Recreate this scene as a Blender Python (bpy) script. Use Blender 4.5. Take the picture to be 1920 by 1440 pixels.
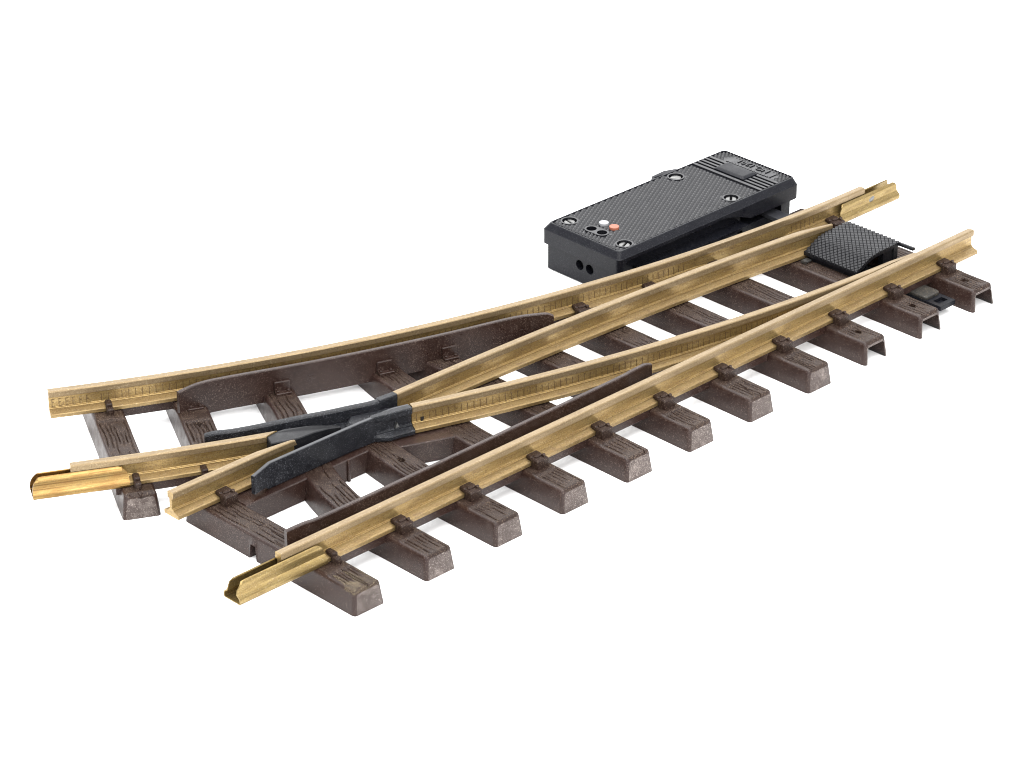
import bpy, bmesh, math, random
from mathutils import Matrix, Vector
from mathutils.geometry import tessellate_polygon

for o in list(bpy.data.objects):
    bpy.data.objects.remove(o)
S = bpy.context.scene
C = S.collection
MM = 0.001                       # everything below is laid out in millimetres, built in metres
rnd = random.Random(7)

# ------------------------------------------------------------------ camera
cam_d = bpy.data.cameras.new('camera')
cam = bpy.data.objects.new('camera', cam_d)
C.objects.link(cam)
cam_d.sensor_width = 36.0
cam_d.lens = 6124.998 / 1920.0 * 36.0
cam_d.shift_x = 7.908 / 1920.0
cam_d.shift_y = -0.183 / 1920.0
cam_d.clip_start = 0.05
cam_d.clip_end = 50.0
right = Vector((0.7212440716813039, -0.6926592555407383, -0.005490426060380231))
up = Vector((0.32524772433676846, 0.3316506249472557, 0.8855629739244116))
fwd = Vector((0.6115724870187733, 0.6404927936252249, -0.46448689371803303))
M = Matrix.Identity(4)
for i in range(3):
    M[i][0], M[i][1], M[i][2] = right[i], up[i], -fwd[i]
M.translation = Vector((-0.4880521, -0.6265810, 0.4731919))
cam.matrix_world = M
S.camera = cam

# ------------------------------------------------------------------ world, lamps, exposure
W = bpy.data.worlds.new('World')
S.world = W
W.use_nodes = True
wn, wl = W.node_tree.nodes, W.node_tree.links
wn.clear()
wo = wn.new('ShaderNodeOutputWorld')
wb = wn.new('ShaderNodeBackground')
wb.inputs['Color'].default_value = (0.97, 0.98, 1.0, 1)
wb.inputs['Strength'].default_value = 1.7
wl.new(wb.outputs[0], wo.inputs[0])


def area(name, loc, target, sx, sy, power, col=(1, 1, 1)):
    d = bpy.data.lights.new(name, 'AREA')
    d.shape = 'RECTANGLE'
    d.size, d.size_y = sx, sy
    d.energy = power
    d.color = col
    o = bpy.data.objects.new(name, d)
    C.objects.link(o)
    o.location = loc
    o.rotation_euler = (Vector(target) - Vector(loc)).to_track_quat('-Z', 'Y').to_euler()
    return o


area('softbox_top', (0.15, 0.10, 1.3), (0.15, 0.02, 0), 1.8, 1.8, 42, (1.0, 0.99, 0.975))
area('added_back_fill', (1.15, 1.25, 0.95), (0.15, 0.02, 0), 2.0, 0.9, 11, (1.0, 0.99, 0.98))  # added fill lamp, brightens the rail tops and gives the lid sheen
area('softbox_front', (-0.35, -1.35, 1.0), (0.15, 0.02, 0), 1.8, 1.0, 28, (1.0, 0.985, 0.96))

S.view_settings.view_transform = 'Standard'
S.view_settings.look = 'None'
S.view_settings.exposure = 0.0
S.view_settings.gamma = 1.0
S.view_settings.use_curve_mapping = False
S.cycles.filter_width = 1.1
S.cycles.max_bounces = 8
S.cycles.diffuse_bounces = 5

# ------------------------------------------------------------------ materials


def new_mat(name):
    m = bpy.data.materials.new(name)
    m.use_nodes = True
    nt = m.node_tree
    return m, nt.nodes, nt.links, nt.nodes['Principled BSDF']


def mapping(n, l, coord, scale):
    tc = n.new('ShaderNodeTexCoord')
    mp = n.new('ShaderNodeMapping')
    mp.inputs['Scale'].default_value = scale
    l.new(tc.outputs[coord], mp.inputs['Vector'])
    return mp


def noise(n, l, vec, scale, detail=3, rough=0.55):
    t = n.new('ShaderNodeTexNoise')
    t.inputs['Scale'].default_value = scale
    t.inputs['Detail'].default_value = detail
    t.inputs['Roughness'].default_value = rough
    l.new(vec.outputs[0], t.inputs['Vector'])
    return t


def ramp(n, l, src, stops):
    r = n.new('ShaderNodeValToRGB')
    e = r.color_ramp.elements
    while len(e) < len(stops):
        e.new(0.5)
    for k, (p, c) in enumerate(stops):
        e[k].position = p
        e[k].color = c if len(c) == 4 else (*c, 1)
    l.new(src, r.inputs[0])
    return r


def g(v):
    return (v, v, v, 1)


def mix(n, l, fac, a, b):
    m = n.new('ShaderNodeMix')
    m.data_type = 'RGBA'
    if isinstance(fac, float):
        m.inputs[0].default_value = fac
    else:
        l.new(fac, m.inputs[0])
    for idx, v in ((6, a), (7, b)):
        if isinstance(v, tuple):
            m.inputs[idx].default_value = v if len(v) == 4 else (*v, 1)
        else:
            l.new(v, m.inputs[idx])
    return m.outputs[2]


def bump(n, l, height, dist, strength, bsdf):
    b = n.new('ShaderNodeBump')
    b.inputs['Distance'].default_value = dist * MM
    b.inputs['Strength'].default_value = strength
    l.new(height, b.inputs['Height'])
    l.new(b.outputs[0], bsdf.inputs['Normal'])


def plastic(name, base, alt, dust, rough, speck=0.5, smear=0.35, spec=0.4, grain=0.3, seed=0.0):
    """moulded plastic with fine dust specks and cloudy scuffs"""
    base, alt, dust = (tuple(c * 0.84 for c in q) for q in (base, alt, dust))
    spec *= 0.86
    m, n, l, b = new_mat(name)
    tc = n.new('ShaderNodeTexCoord')
    mp = n.new('ShaderNodeMapping')
    mp.inputs['Location'].default_value = (seed, seed * 0.7, seed * 1.3)
    l.new(tc.outputs['Object'], mp.inputs['Vector'])
    big = noise(n, l, mp, 90, 4, 0.6)
    col = mix(n, l, ramp(n, l, big.outputs[0], [(0.35, g(0)), (0.7, g(1))]).outputs[0], base, alt)
    # cloudy scuffs
    cl = noise(n, l, mp, 260, 5, 0.7)
    clr = ramp(n, l, cl.outputs[0], [(0.50, g(0)), (0.78, g(smear))])
    col = mix(n, l, clr.outputs[0], col, dust)
    # fine specks, denser in patches
    sp = noise(n, l, mp, 3800, 2, 0.6)
    dens = noise(n, l, mp, 60, 2, 0.5)
    add = n.new('ShaderNodeMath')
    add.operation = 'MULTIPLY_ADD'
    l.new(dens.outputs[0], add.inputs[0])
    add.inputs[1].default_value = 0.16
    l.new(sp.outputs[0], add.inputs[2])
    spr = ramp(n, l, add.outputs[0], [(0.665, g(0)), (0.74, g(speck))])
    col = mix(n, l, spr.outputs[0], col, tuple(min(1, c * 1.6) for c in dust))
    l.new(col, b.inputs['Base Color'])
    b.inputs['Specular IOR Level'].default_value = spec
    rr = ramp(n, l, cl.outputs[0], [(0.3, g(rough - 0.07)), (0.75, g(rough + 0.2))])
    l.new(rr.outputs[0], b.inputs['Roughness'])
    bn = noise(n, l, mp, 1400, 3, 0.6)
    bump(n, l, bn.outputs[0], 0.08, grain, b)
    return m


def brass(name, c1, c2, c3, rough, stain=0.55, dirt=0.5, metal=0.6, streak=0.28, light=0.38):
    """tarnished brass: cloudy patina, brown stains, faint drawing lines along the rail, dark and light specks"""
    c1, c2, c3 = (tuple(c * 0.84 for c in q) for q in (c1, c2, c3))
    m, n, l, b = new_mat(name)
    uv = mapping(n, l, 'UV', (0.11, 0.62, 1))
    cl = noise(n, l, uv, 1.0, 6, 0.72)
    col = ramp(n, l, cl.outputs[0], [(0.32, c1), (0.50, c2), (0.70, c3)]).outputs[0]
    uvs = mapping(n, l, 'UV', (0.012, 2.2, 1))
    st = noise(n, l, uvs, 1.0, 3, 0.55)
    sr = ramp(n, l, st.outputs[0], [(0.38, g(streak)), (0.52, g(0))])
    col = mix(n, l, sr.outputs[0], col, tuple(x * 0.55 for x in c1))
    uv2 = mapping(n, l, 'UV', (0.17, 0.36, 1))
    blot = noise(n, l, uv2, 1.0, 5, 0.65)
    br = ramp(n, l, blot.outputs[0], [(0.56, g(0)), (0.70, g(stain))])
    col = mix(n, l, br.outputs[0], col, (0.120, 0.075, 0.045))
    ob = mapping(n, l, 'Object', (1, 1, 1))
    sp = noise(n, l, ob, 2300, 2, 0.65)
    spr = ramp(n, l, sp.outputs[0], [(0.38, g(dirt)), (0.46, g(0))])
    col = mix(n, l, spr.outputs[0], col, (0.12, 0.08, 0.045))
    spl = ramp(n, l, sp.outputs[0], [(0.60, g(0)), (0.67, g(light))])
    col = mix(n, l, spl.outputs[0], col, (0.42, 0.35, 0.24))
    l.new(col, b.inputs['Base Color'])
    b.inputs['Metallic'].default_value = metal
    rr = ramp(n, l, cl.outputs[0], [(0.3, g(rough + 0.08)), (0.7, g(rough - 0.10))])
    l.new(rr.outputs[0], b.inputs['Roughness'])
    bump(n, l, sp.outputs[0], 0.04, 0.2, b)
    return m


BROWN = plastic('brown_sleeper_plastic', (0.0240, 0.0112, 0.0084), (0.0160, 0.0072, 0.0055), (0.12, 0.088, 0.074), 0.32, 0.60, 0.14, 0.32, 0.2)
BROWN_DUSTY = plastic('dusty_sleeper_top', (0.0210, 0.0108, 0.0076), (0.0142, 0.0069, 0.0048), (0.12, 0.086, 0.064), 0.46, 0.75, 0.30, 0.22)
BROWN_END = plastic('scuffed_lit_sleeper_end', (0.075, 0.057, 0.051), (0.042, 0.030, 0.026), (0.25, 0.213, 0.193), 0.5, 0.7, 0.8, 0.3)  # scuffed ends, also painted lighter for light caught from ground and front
BLACK_FROG = plastic('speckled_black_plastic', (0.0075, 0.0080, 0.0105), (0.005, 0.0055, 0.0075), (0.13, 0.135, 0.15), 0.40, 0.42, 0.08, 0.28)
BLACK_WORN = plastic('worn_black_plastic', (0.0075, 0.0078, 0.0095), (0.005, 0.0052, 0.0065), (0.035, 0.035, 0.037), 0.42, 0.45, 0.4, 0.24)
BLACK_SHEEN = plastic('sheen_black_plastic', (0.030, 0.031, 0.036), (0.020, 0.021, 0.025), (0.06, 0.06, 0.065), 0.30, 0.25, 0.2, 0.45, 0.05)  # smooth black plastic, base colour lightened to stand in for reflected sky
BLACK_BOX = plastic('black_motor_plastic', (0.0042, 0.0045, 0.0072), (0.0055, 0.006, 0.009), (0.05, 0.05, 0.055), 0.30, 0.35, 0.05, 0.17, 0.05)
BLACK_LID = plastic('black_ribbed_plastic', (0.0042, 0.0044, 0.0066), (0.006, 0.0062, 0.008), (0.05, 0.05, 0.055), 0.24, 0.30, 0.06, 0.44, 0.04)
BLACK_TREAD = plastic('black_tread_plastic', (0.0042, 0.0044, 0.0066), (0.006, 0.0062, 0.008), (0.05, 0.05, 0.055), 0.33, 0.30, 0.06, 0.30, 0.05)
GREY_BAR = plastic('dusty_grey_plastic', (0.018, 0.0165, 0.0145), (0.012, 0.0115, 0.011), (0.10, 0.082, 0.06), 0.5, 0.7, 0.4)

BRASS = brass('aged_brass', (0.245, 0.157, 0.058), (0.36, 0.245, 0.092), (0.42, 0.302, 0.126), 0.34, 0.45, 0.6)  # web brass: cleaner, and lightened against the shade under the head
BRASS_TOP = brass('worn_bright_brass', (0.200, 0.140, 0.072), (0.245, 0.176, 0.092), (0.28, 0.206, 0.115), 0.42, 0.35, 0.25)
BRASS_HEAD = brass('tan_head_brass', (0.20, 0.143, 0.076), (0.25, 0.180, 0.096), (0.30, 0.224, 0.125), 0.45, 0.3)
BRASS_FOOT = brass('olive_foot_brass', (0.205, 0.132, 0.054), (0.295, 0.202, 0.084), (0.355, 0.256, 0.118), 0.38, 0.5)
BRASS_NEW = brass('bright_joiner_brass', (0.20, 0.105, 0.036), (0.29, 0.180, 0.062), (0.34, 0.250, 0.098), 0.27, 0.35, 0.08, 0.92, 0.75, 0.10)
BRASS_JOIN = brass('joiner_brass', (0.20, 0.138, 0.050), (0.29, 0.205, 0.078), (0.37, 0.28, 0.115), 0.33, 0.5, 0.4, 0.8, 0.3)
BRASS_TICK_SHADE = brass('tick_shade_brass', (0.12, 0.074, 0.030), (0.18, 0.118, 0.050), (0.26, 0.18, 0.078), 0.5)  # darker brass paints in the shade that the tick relief does not show

m, n, l, b = new_mat('dull_steel')
b.inputs['Base Color'].default_value = (0.18, 0.18, 0.176, 1)
b.inputs['Metallic'].default_value = 0.9
st_ = noise(n, l, mapping(n, l, 'Object', (1, 1, 1)), 900, 4)
l.new(ramp(n, l, st_.outputs[0], [(0.3, g(0.25)), (0.7, g(0.5))]).outputs[0], b.inputs['Roughness'])
STEEL = m


def flat_paint(name, col, rough=0.5):
    m, n, l, b = new_mat(name)
    no = noise(n, l, mapping(n, l, 'Object', (1, 1, 1)), 1500, 3)
    c = mix(n, l, ramp(n, l, no.outputs[0], [(0.35, g(0)), (0.75, g(0.35))]).outputs[0], col, tuple(x * 0.75 for x in col))
    l.new(c, b.inputs['Base Color'])
    b.inputs['Roughness'].default_value = rough
    return m


WHITE_DOT = flat_paint('white_marker_paint', (0.255, 0.26, 0.268))
RED_DOT = flat_paint('red_marker_paint', (0.28, 0.088, 0.05))
DARK = flat_paint('dark_hole_fill', (0.008, 0.008, 0.009), 0.5)

m, n, l, b = new_mat('white_backdrop_paper')
pn = noise(n, l, mapping(n, l, 'Object', (1, 1, 1)), 400, 3)
c_ = mix(n, l, ramp(n, l, pn.outputs[0], [(0.3, g(0)), (0.7, g(1))]).outputs[0], (0.905, 0.905, 0.905), (0.92, 0.92, 0.92))
l.new(c_, b.inputs['Base Color'])
b.inputs['Roughness'].default_value = 0.9
b.inputs['Specular IOR Level'].default_value = 0.1
PAPER = m

# ------------------------------------------------------------------ mesh helpers


class MB:
    def __init__(s):
        s.v, s.f, s.m, s.uv = [], [], [], []

    def add(s, verts, faces, mat=0, uvs=None):
        o = len(s.v)
        s.v += [tuple(p) for p in verts]
        for f in faces:
            s.f.append(tuple(o + i for i in f))
            s.m.append(mat)
            if uvs is None:
                s.uv.append([(verts[i][0], verts[i][2] + verts[i][1]) for i in f])
            else:
                s.uv.append([uvs[i] for i in f])

    def box(s, x0, x1, y0, y1, z0, z1, mat=0, ch=0.0):
        if ch <= 0:
            v = [(x, y, z) for z in (z0, z1) for (x, y) in ((x0, y0), (x1, y0), (x1, y1), (x0, y1))]
            s.add(v, [(3, 2, 1, 0), (4, 5, 6, 7), (0, 1, 5, 4), (1, 2, 6, 5), (2, 3, 7, 6), (3, 0, 4, 7)], mat)
        else:
            p = rrect(x0, x1, y0, y1, ch, 2)
            q = rrect(x0 + ch * .7, x1 - ch * .7, y0 + ch * .7, y1 - ch * .7, ch * .5, 2)
            s.loft([(p, z0), (p, z1 - ch * .7), (q, z1)], mat)

    def loft(s, loops, mat=0, cap=True):
        """loops: [(list of xy, z)] bottom to top, same count, counter-clockwise"""
        k = len(loops[0][0])
        v = []
        for p, z in loops:
            zz = z if isinstance(z, (list, tuple)) else [z] * k
            v += [(p[i][0], p[i][1], zz[i]) for i in range(k)]
        f = []
        for a in range(len(loops) - 1):
            for i in range(k):
                j = (i + 1) % k
                f.append((a * k + i, a * k + j, (a + 1) * k + j, (a + 1) * k + i))
        if cap:
            f.append(tuple(range(k - 1, -1, -1)))
            f.append(tuple((len(loops) - 1) * k + i for i in range(k)))
        s.add(v, f, mat)

    def prism(s, poly, z0, z1, mat=0, ch=0.0):
        if area2(poly) < 0:
            poly = poly[::-1]
        if ch > 0:
            s.loft([(poly, z0), (poly, z1 - ch), (inset(poly, ch), z1)], mat)
        else:
            s.loft([(poly, z0), (poly, z1)], mat)

    def cyl(s, x, y, r, z0, z1, k=24, mat=0, ch=0.0):
        p = circ(x, y, r, k)
        if ch > 0:
            s.loft([(p, z0), (p, z1 - ch), (circ(x, y, r - ch, k), z1)], mat)
        else:
            s.loft([(p, z0), (p, z1)], mat)

    def plate(s, outer, holes, z0, z1, mat=0, floor=None):
        """flat plate with through holes; walls all round"""
        loops = [outer] + holes
        tess = tessellate_polygon([[Vector((x, y, 0)) for x, y in lp] for lp in loops])
        flat = [p for lp in loops for p in lp]
        for z, flip in ((z1, False), (z0, True)):
            fs = []
            for t in tess:
                a, b_, c = (flat[i] for i in t)
                ccw = (b_[0] - a[0]) * (c[1] - a[1]) - (b_[1] - a[1]) * (c[0] - a[0]) > 0
                tt = tuple(t) if ccw != flip else tuple(t)[::-1]
                fs.append(tt)
            s.add([(x, y, z) for x, y in flat], fs, mat)
        for li, lp in enumerate(loops):
            k = len(lp)
            ccw = area2(lp) > 0
            out = ccw if li == 0 else not ccw
            v = [(x, y, z0) for x, y in lp] + [(x, y, z1) for x, y in lp]
            fs = []
            for i in range(k):
                j = (i + 1) % k
                q = (i, j, k + j, k + i)
                fs.append(q if out else q[::-1])
            s.add(v, fs, mat)
            if li > 0 and floor is not None:
                q = lp if ccw else lp[::-1]
                s.add([(x, y, floor) for x, y in q], [tuple(range(k))], mat)

    def sweep(s, path, prof, mod=None, mat=0, cap=True, mats=None):
        """path: [(x,y,tx,ty)], prof: closed [(s,z)], s to the left of travel"""
        k = len(prof)
        per = [0.0]
        for i in range(k):
            a, b_ = prof[i], prof[(i + 1) % k]
            per.append(per[-1] + math.hypot(b_[0] - a[0], b_[1] - a[1]))
        v, u = [], 0.0
        us = []
        for i, (x, y, tx, ty) in enumerate(path):
            if i:
                u += math.hypot(x - path[i - 1][0], y - path[i - 1][1])
            us.append(u)
        for i, (x, y, tx, ty) in enumerate(path):
            for j, (sv, z) in enumerate(prof):
                du = 0.0
                if mod:
                    r = mod(i, us[i], us[-1], x, y, j, sv, z)
                    sv, z = r[0], r[1]
                    if len(r) > 2:
                        du = r[2]
                v.append((x - ty * sv + tx * du, y + tx * sv + ty * du, z))
        o = len(s.v)
        s.v += v
        for i in range(len(path) - 1):
            for j in range(k):
                jn = (j + 1) % k
                q = (i * k + j, (i + 1) * k + j, (i + 1) * k + jn, i * k + jn)
                s.f.append(tuple(o + t for t in q))
                s.m.append(mats[j] if mats else mat)
                s.uv.append([(us[i], per[j]), (us[i + 1], per[j]), (us[i + 1], per[j + 1]), (us[i], per[j + 1])])
        if cap:
            for i, rev in ((0, False), (len(path) - 1, True)):
                idx = [o + i * k + j for j in range(k)]
                f = tuple(idx if not rev else idx[::-1])
                s.f.append(f)
                s.m.append(mat)
                s.uv.append([(s.v[t][1], s.v[t][2]) for t in f])

    def build(s, name, mats, parent=None, loc=None, rotz=0.0, bevel=0.0, smooth=None, fix=True):
        """loc None: vertices are already in world mm"""
        me = bpy.data.meshes.new(name)
        px, py, pz = WORLD.get(parent, (0, 0, 0)) if parent else (0, 0, 0)
        if loc is None:
            off = (s.v and (sum(p[0] for p in s.v) / len(s.v), sum(p[1] for p in s.v) / len(s.v), 0.0)) or (0, 0, 0)
            vv = [((x - off[0]) * MM, (y - off[1]) * MM, (z - off[2]) * MM) for x, y, z in s.v]
            wloc = off
        else:
            vv = [(x * MM, y * MM, z * MM) for x, y, z in s.v]
            wloc = loc
        me.from_pydata(vv, [], s.f)
        if not isinstance(mats, (list, tuple)):
            mats = [mats]
        for mt in mats:
            me.materials.append(mt)
        me.polygons.foreach_set('material_index', [min(i, len(mats) - 1) for i in s.m])
        ul = me.uv_layers.new(name='UVMap')
        flat = []
        for us in s.uv:
            for a in us:
                flat += [a[0], a[1]]
        ul.data.foreach_set('uv', flat)
        if fix:
            bm = bmesh.new()
            bm.from_mesh(me)
            bmesh.ops.remove_doubles(bm, verts=bm.verts, dist=2e-7)
            bmesh.ops.recalc_face_normals(bm, faces=bm.faces)
            bm.to_mesh(me)
            bm.free()
        o = bpy.data.objects.new(name, me)
        C.objects.link(o)
        if smooth:
            me.polygons.foreach_set('use_smooth', [True] * len(me.polygons))
            me.set_sharp_from_angle(angle=math.radians(smooth))
        if bevel > 0:
            bv = o.modifiers.new('edge', 'BEVEL')
            bv.width = bevel * MM
            bv.segments = 2
            bv.limit_method = 'ANGLE'
            bv.angle_limit = math.radians(35)
            if not smooth:
                me.polygons.foreach_set('use_smooth', [True] * len(me.polygons))
                me.set_sharp_from_angle(angle=math.radians(50))
        o.parent = parent
        if parent is not None:
            pr = ROTZ.get(parent, 0.0)
            dx, dy = wloc[0] - px, wloc[1] - py
            lx = dx * math.cos(-pr) - dy * math.sin(-pr)
            ly = dx * math.sin(-pr) + dy * math.cos(-pr)
            o.location = (lx * MM, ly * MM, (wloc[2] - pz) * MM)
            o.rotation_euler = (0, 0, rotz - pr)
        else:
            o.location = tuple(c * MM for c in wloc)
            o.rotation_euler = (0, 0, rotz)
        WORLD[o] = tuple(wloc)
        ROTZ[o] = rotz
        return o


WORLD, ROTZ = {}, {}


def place_copy(src, parent, wloc, rotz):
    """copy of a part (shared mesh) put at a world place under another parent"""
    o = src.copy()
    C.objects.link(o)
    o.parent = parent
    px, py, pz = WORLD[parent]
    pr = ROTZ.get(parent, 0.0)
    dx, dy = wloc[0] - px, wloc[1] - py
    o.location = ((dx * math.cos(-pr) - dy * math.sin(-pr)) * MM, (dx * math.sin(-pr) + dy * math.cos(-pr)) * MM, (wloc[2] - pz) * MM)
    o.rotation_euler = (0, 0, rotz - pr)
    WORLD[o] = tuple(wloc)
    ROTZ[o] = rotz
    return o


def area2(p):
    return sum(p[i][0] * p[(i + 1) % len(p)][1] - p[(i + 1) % len(p)][0] * p[i][1] for i in range(len(p)))


def inset(p, d):
    k = len(p)
    out = []
    for i in range(k):
        a, b_, c = p[i - 1], p[i], p[(i + 1) % k]
        n1 = (-(b_[1] - a[1]), b_[0] - a[0])
        n2 = (-(c[1] - b_[1]), c[0] - b_[0])
        l1, l2 = math.hypot(*n1) or 1, math.hypot(*n2) or 1
        n1 = (n1[0] / l1, n1[1] / l1)
        n2 = (n2[0] / l2, n2[1] / l2)
        mx, my = n1[0] + n2[0], n1[1] + n2[1]
        q = mx * mx + my * my
        kf = 2 * d / q if q > 0.3 else d
        out.append((b_[0] + mx * kf, b_[1] + my * kf))
    return out


def circ(x, y, r, k=24):
    return [(x + r * math.cos(2 * math.pi * i / k), y + r * math.sin(2 * math.pi * i / k)) for i in range(k)]


def rrect(x0, x1, y0, y1, r, k=4):
    p = []
    for cx, cy, a0 in ((x1 - r, y0 + r, -90), (x1 - r, y1 - r, 0), (x0 + r, y1 - r, 90), (x0 + r, y0 + r, 180)):
        for i in range(k + 1):
            a = math.radians(a0 + 90 * i / k)
            p.append((cx + r * math.cos(a), cy + r * math.sin(a)))
    return p


def tang(pts):
    out = []
    for i, (x, y) in enumerate(pts):
        a = pts[max(0, i - 1)]
        b_ = pts[min(len(pts) - 1, i + 1)]
        dx, dy = b_[0] - a[0], b_[1] - a[1]
        q = math.hypot(dx, dy)
        out.append((x, y, dx / q, dy / q))
    return out


def cat(pts, step):
    """smooth curve through points (Catmull-Rom), resampled"""
    P = [(2 * pts[0][0] - pts[1][0], 2 * pts[0][1] - pts[1][1])] + list(pts) + [(2 * pts[-1][0] - pts[-2][0], 2 * pts[-1][1] - pts[-2][1])]
    out = []
    for i in range(1, len(P) - 2):
        p0, p1, p2, p3 = P[i - 1:i + 3]
        nseg = max(1, int(math.hypot(p2[0] - p1[0], p2[1] - p1[1]) / step))
        for q in range(nseg):
            t = q / nseg
            out.append(tuple(0.5 * (2 * p1[c] + (p2[c] - p0[c]) * t + (2 * p0[c] - 5 * p1[c] + 4 * p2[c] - p3[c]) * t * t + (3 * p1[c] - p0[c] - 3 * p2[c] + p3[c]) * t ** 3) for c in (0, 1)))
    out.append(tuple(pts[-1]))
    return out


def thing(name, label, category, loc):
    o = bpy.data.objects.new(name, None)
    o.empty_display_size = 0.02
    C.objects.link(o)
    o.location = tuple(c * MM for c in loc)
    o['label'] = label
    o['category'] = category
    WORLD[o] = tuple(loc)
    ROTZ[o] = 0.0
    return o


# ------------------------------------------------------------------ the surface
gm = MB()
R_ = 4000
gm.add([(x * R_ + 150, y * R_, 0) for x, y in ((-1, -1), (1, -1), (1, 1), (-1, 1))], [(0, 1, 2, 3)])
ground = gm.build('ground', PAPER)
ground['kind'] = 'structure'

# ------------------------------------------------------------------ track geometry
T = 15.86                        # rail top
FB = T - 8.1                     # rail foot bottom
GY = 23.67                       # rail centre from track centre
RC = 616.7                       # curve radius
CX, CY = 300.0, RC               # curve centre


def arc(off, a0, a1, step=3.0):
    """points along the diverging curve, angle in degrees from the toe, travelling towards the toe (+x)"""
    k = max(2, int(abs(a1 - a0) * math.pi / 180 * (RC + off) / step))
    out = []
    for i in range(k + 1):
        a = math.radians(a0 + (a1 - a0) * i / k)
        out.append((CX - (RC + off) * math.sin(a), CY - (RC + off) * math.cos(a)))
    return out


def polar(off, a):
    a = math.radians(a)
    return CX - (RC + off) * math.sin(a), CY - (RC + off) * math.cos(a)


TOE = 'railway_turnout'
turnout = thing(TOE, 'model railway turnout with brass rails on dark brown plastic sleepers', 'train track', (150, 5, 0))

HALF = [(0.92, T), (1.16, T - .14), (1.28, T - .38), (1.28, T - 1.95), (1.16, T - 2.08), (0.6, T - 2.22), (0.5, T - 2.5),
        (0.5, T - 5.55), (0.6, T - 5.66), (1.0, T - 5.74), (1.08, T - 5.85), (1.08, T - 6.15), (3.1, T - 6.85), (3.22, T - 7.0), (3.22, T - 8.0), (3.12, T - 8.1)]
# closed profile, anticlockwise seen along travel
PROF = [(-s, z) for s, z in HALF] + [(s, z) for s, z in HALF[::-1]]
NP = len(HALF)
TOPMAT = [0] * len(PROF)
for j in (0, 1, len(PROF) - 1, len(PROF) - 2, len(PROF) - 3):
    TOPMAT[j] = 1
for j in range(len(PROF)):                    # worn zones along the section: head side, web (lightened against its shade), foot
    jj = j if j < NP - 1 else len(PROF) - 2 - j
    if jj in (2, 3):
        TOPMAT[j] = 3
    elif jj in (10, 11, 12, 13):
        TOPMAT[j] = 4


def ticks(mb, pts, side, z0=10.2, z1=12.9, pitch=2.1, u0=0, u1=1e9, web=0.5, wdt=0.22, kind='bar'):
    """rolled tick marks on the rail web"""
    u, nxt = 0.0, u0
    for i in range(1, len(pts)):
        dx, dy = pts[i][0] - pts[i - 1][0], pts[i][1] - pts[i - 1][1]
        q = math.hypot(dx, dy)
        tx, ty = dx / q, dy / q
        while nxt <= u + q and nxt < u1:
            a = nxt - u
            bx, by = pts[i - 1][0] + tx * a, pts[i - 1][1] + ty * a
            lo, hi = z0 + rnd.uniform(-.1, .2), z1 - rnd.uniform(0, .25)
            segs = [(-wdt / 2, wdt / 2, lo, hi)]
            if kind == 'E':
                segs += [(0, .75, lo, lo + .25), (0, .7, hi - .25, hi), (0, .6, (lo + hi) / 2, (lo + hi) / 2 + .25)]
            elif rnd.random() < .35:
                segs += [(0, .55, lo, lo + .2)]
            for a0, a1, q0, q1 in segs:
                P = []
                for (uu, d) in ((a0, web - .1), (a1, web - .1), (a1, web + .07), (a0, web + .07)):
                    s_ = side * d
                    P.append((bx + tx * uu - ty * s_, by + ty * uu + tx * s_))
                mb.prism(P, q0, q1, 2)
            nxt += pitch
        u += q


RAILMATS = [BRASS, BRASS_TOP, BRASS_TICK_SHADE, BRASS_HEAD, BRASS_FOOT]


def rail(name, pts, mod=None, label=None, tick=None):
    mb = MB()
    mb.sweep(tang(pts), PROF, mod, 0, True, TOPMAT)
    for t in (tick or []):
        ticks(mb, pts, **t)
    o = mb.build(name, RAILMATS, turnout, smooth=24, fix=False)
    if label:
        o['label'] = label
    return o


def line(p, q, step=4.0):
    k = max(1, int(math.hypot(q[0] - p[0], q[1] - p[1]) / step))
    return [(p[0] + (q[0] - p[0]) * i / k, p[1] + (q[1] - p[1]) * i / k) for i in range(k + 1)]


# far curved stock rail, with the milled pocket for the open blade
def mod_stock(i, u, U, x, y, j, s, z):
    if s < 0 and 224 < x < 263:
        t = min(1, (x - 224) / 5, (263 - x) / 2.0)
        if z > T - 2.2 and s < -1.05:
            s = s + (-0.95 - s) * t
        elif T - 5.9 < z < T - 2.2:
            s = s + (-0.92 - s) * t
        elif s < -2:
            s = s + (-1.9 - s) * t
    return s, z


stock_pts = arc(-GY, 29.01, 0.0)
rail('stock_rail', stock_pts, mod_stock, 'curved brass rail at the back beside the motor box',
     [dict(side=-1, u0=1, u1=13, kind='E'), dict(side=-1, u0=16, u1=218), dict(side=-1, u0=261, u1=278)])
# near straight stock rail
rail('stock_rail', line((0, -GY), (300, -GY)), None, 'long straight brass rail along the front')

# open straight blade, bent away from the back rail
sb = [(x, GY + .05 - 3.25e-4 * (x - 86) ** 2 * (1.0 if x < 250 else 1.0)) for x in [86 + 185.0 * i / 60 for i in range(61)]]


def mod_sb(i, u, U, x, y, j, s, z):
    if x > 254:
        t = (x - 254) / 17.0
        if s > 0:
            lim = 1.28 + (-0.55 - 1.28) * t if z > T - 5.6 else 1.5 + (-0.4 - 1.5) * t
            s = min(s, lim)
        if z > T - 0.6:
            z -= 0.6 * max(0, t - .3)
    elif x > 205 and z < T - 5.6 and s > 0:
        t = min(1, (x - 205) / 30)
        s = min(s, 3.25 + (1.5 - 3.25) * t)
    if u < 1.2 and s > 0 and False:
        pass
    return s, z


rail('switch_blade', sb, mod_sb, 'straight brass blade standing open beside the motor')

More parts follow.
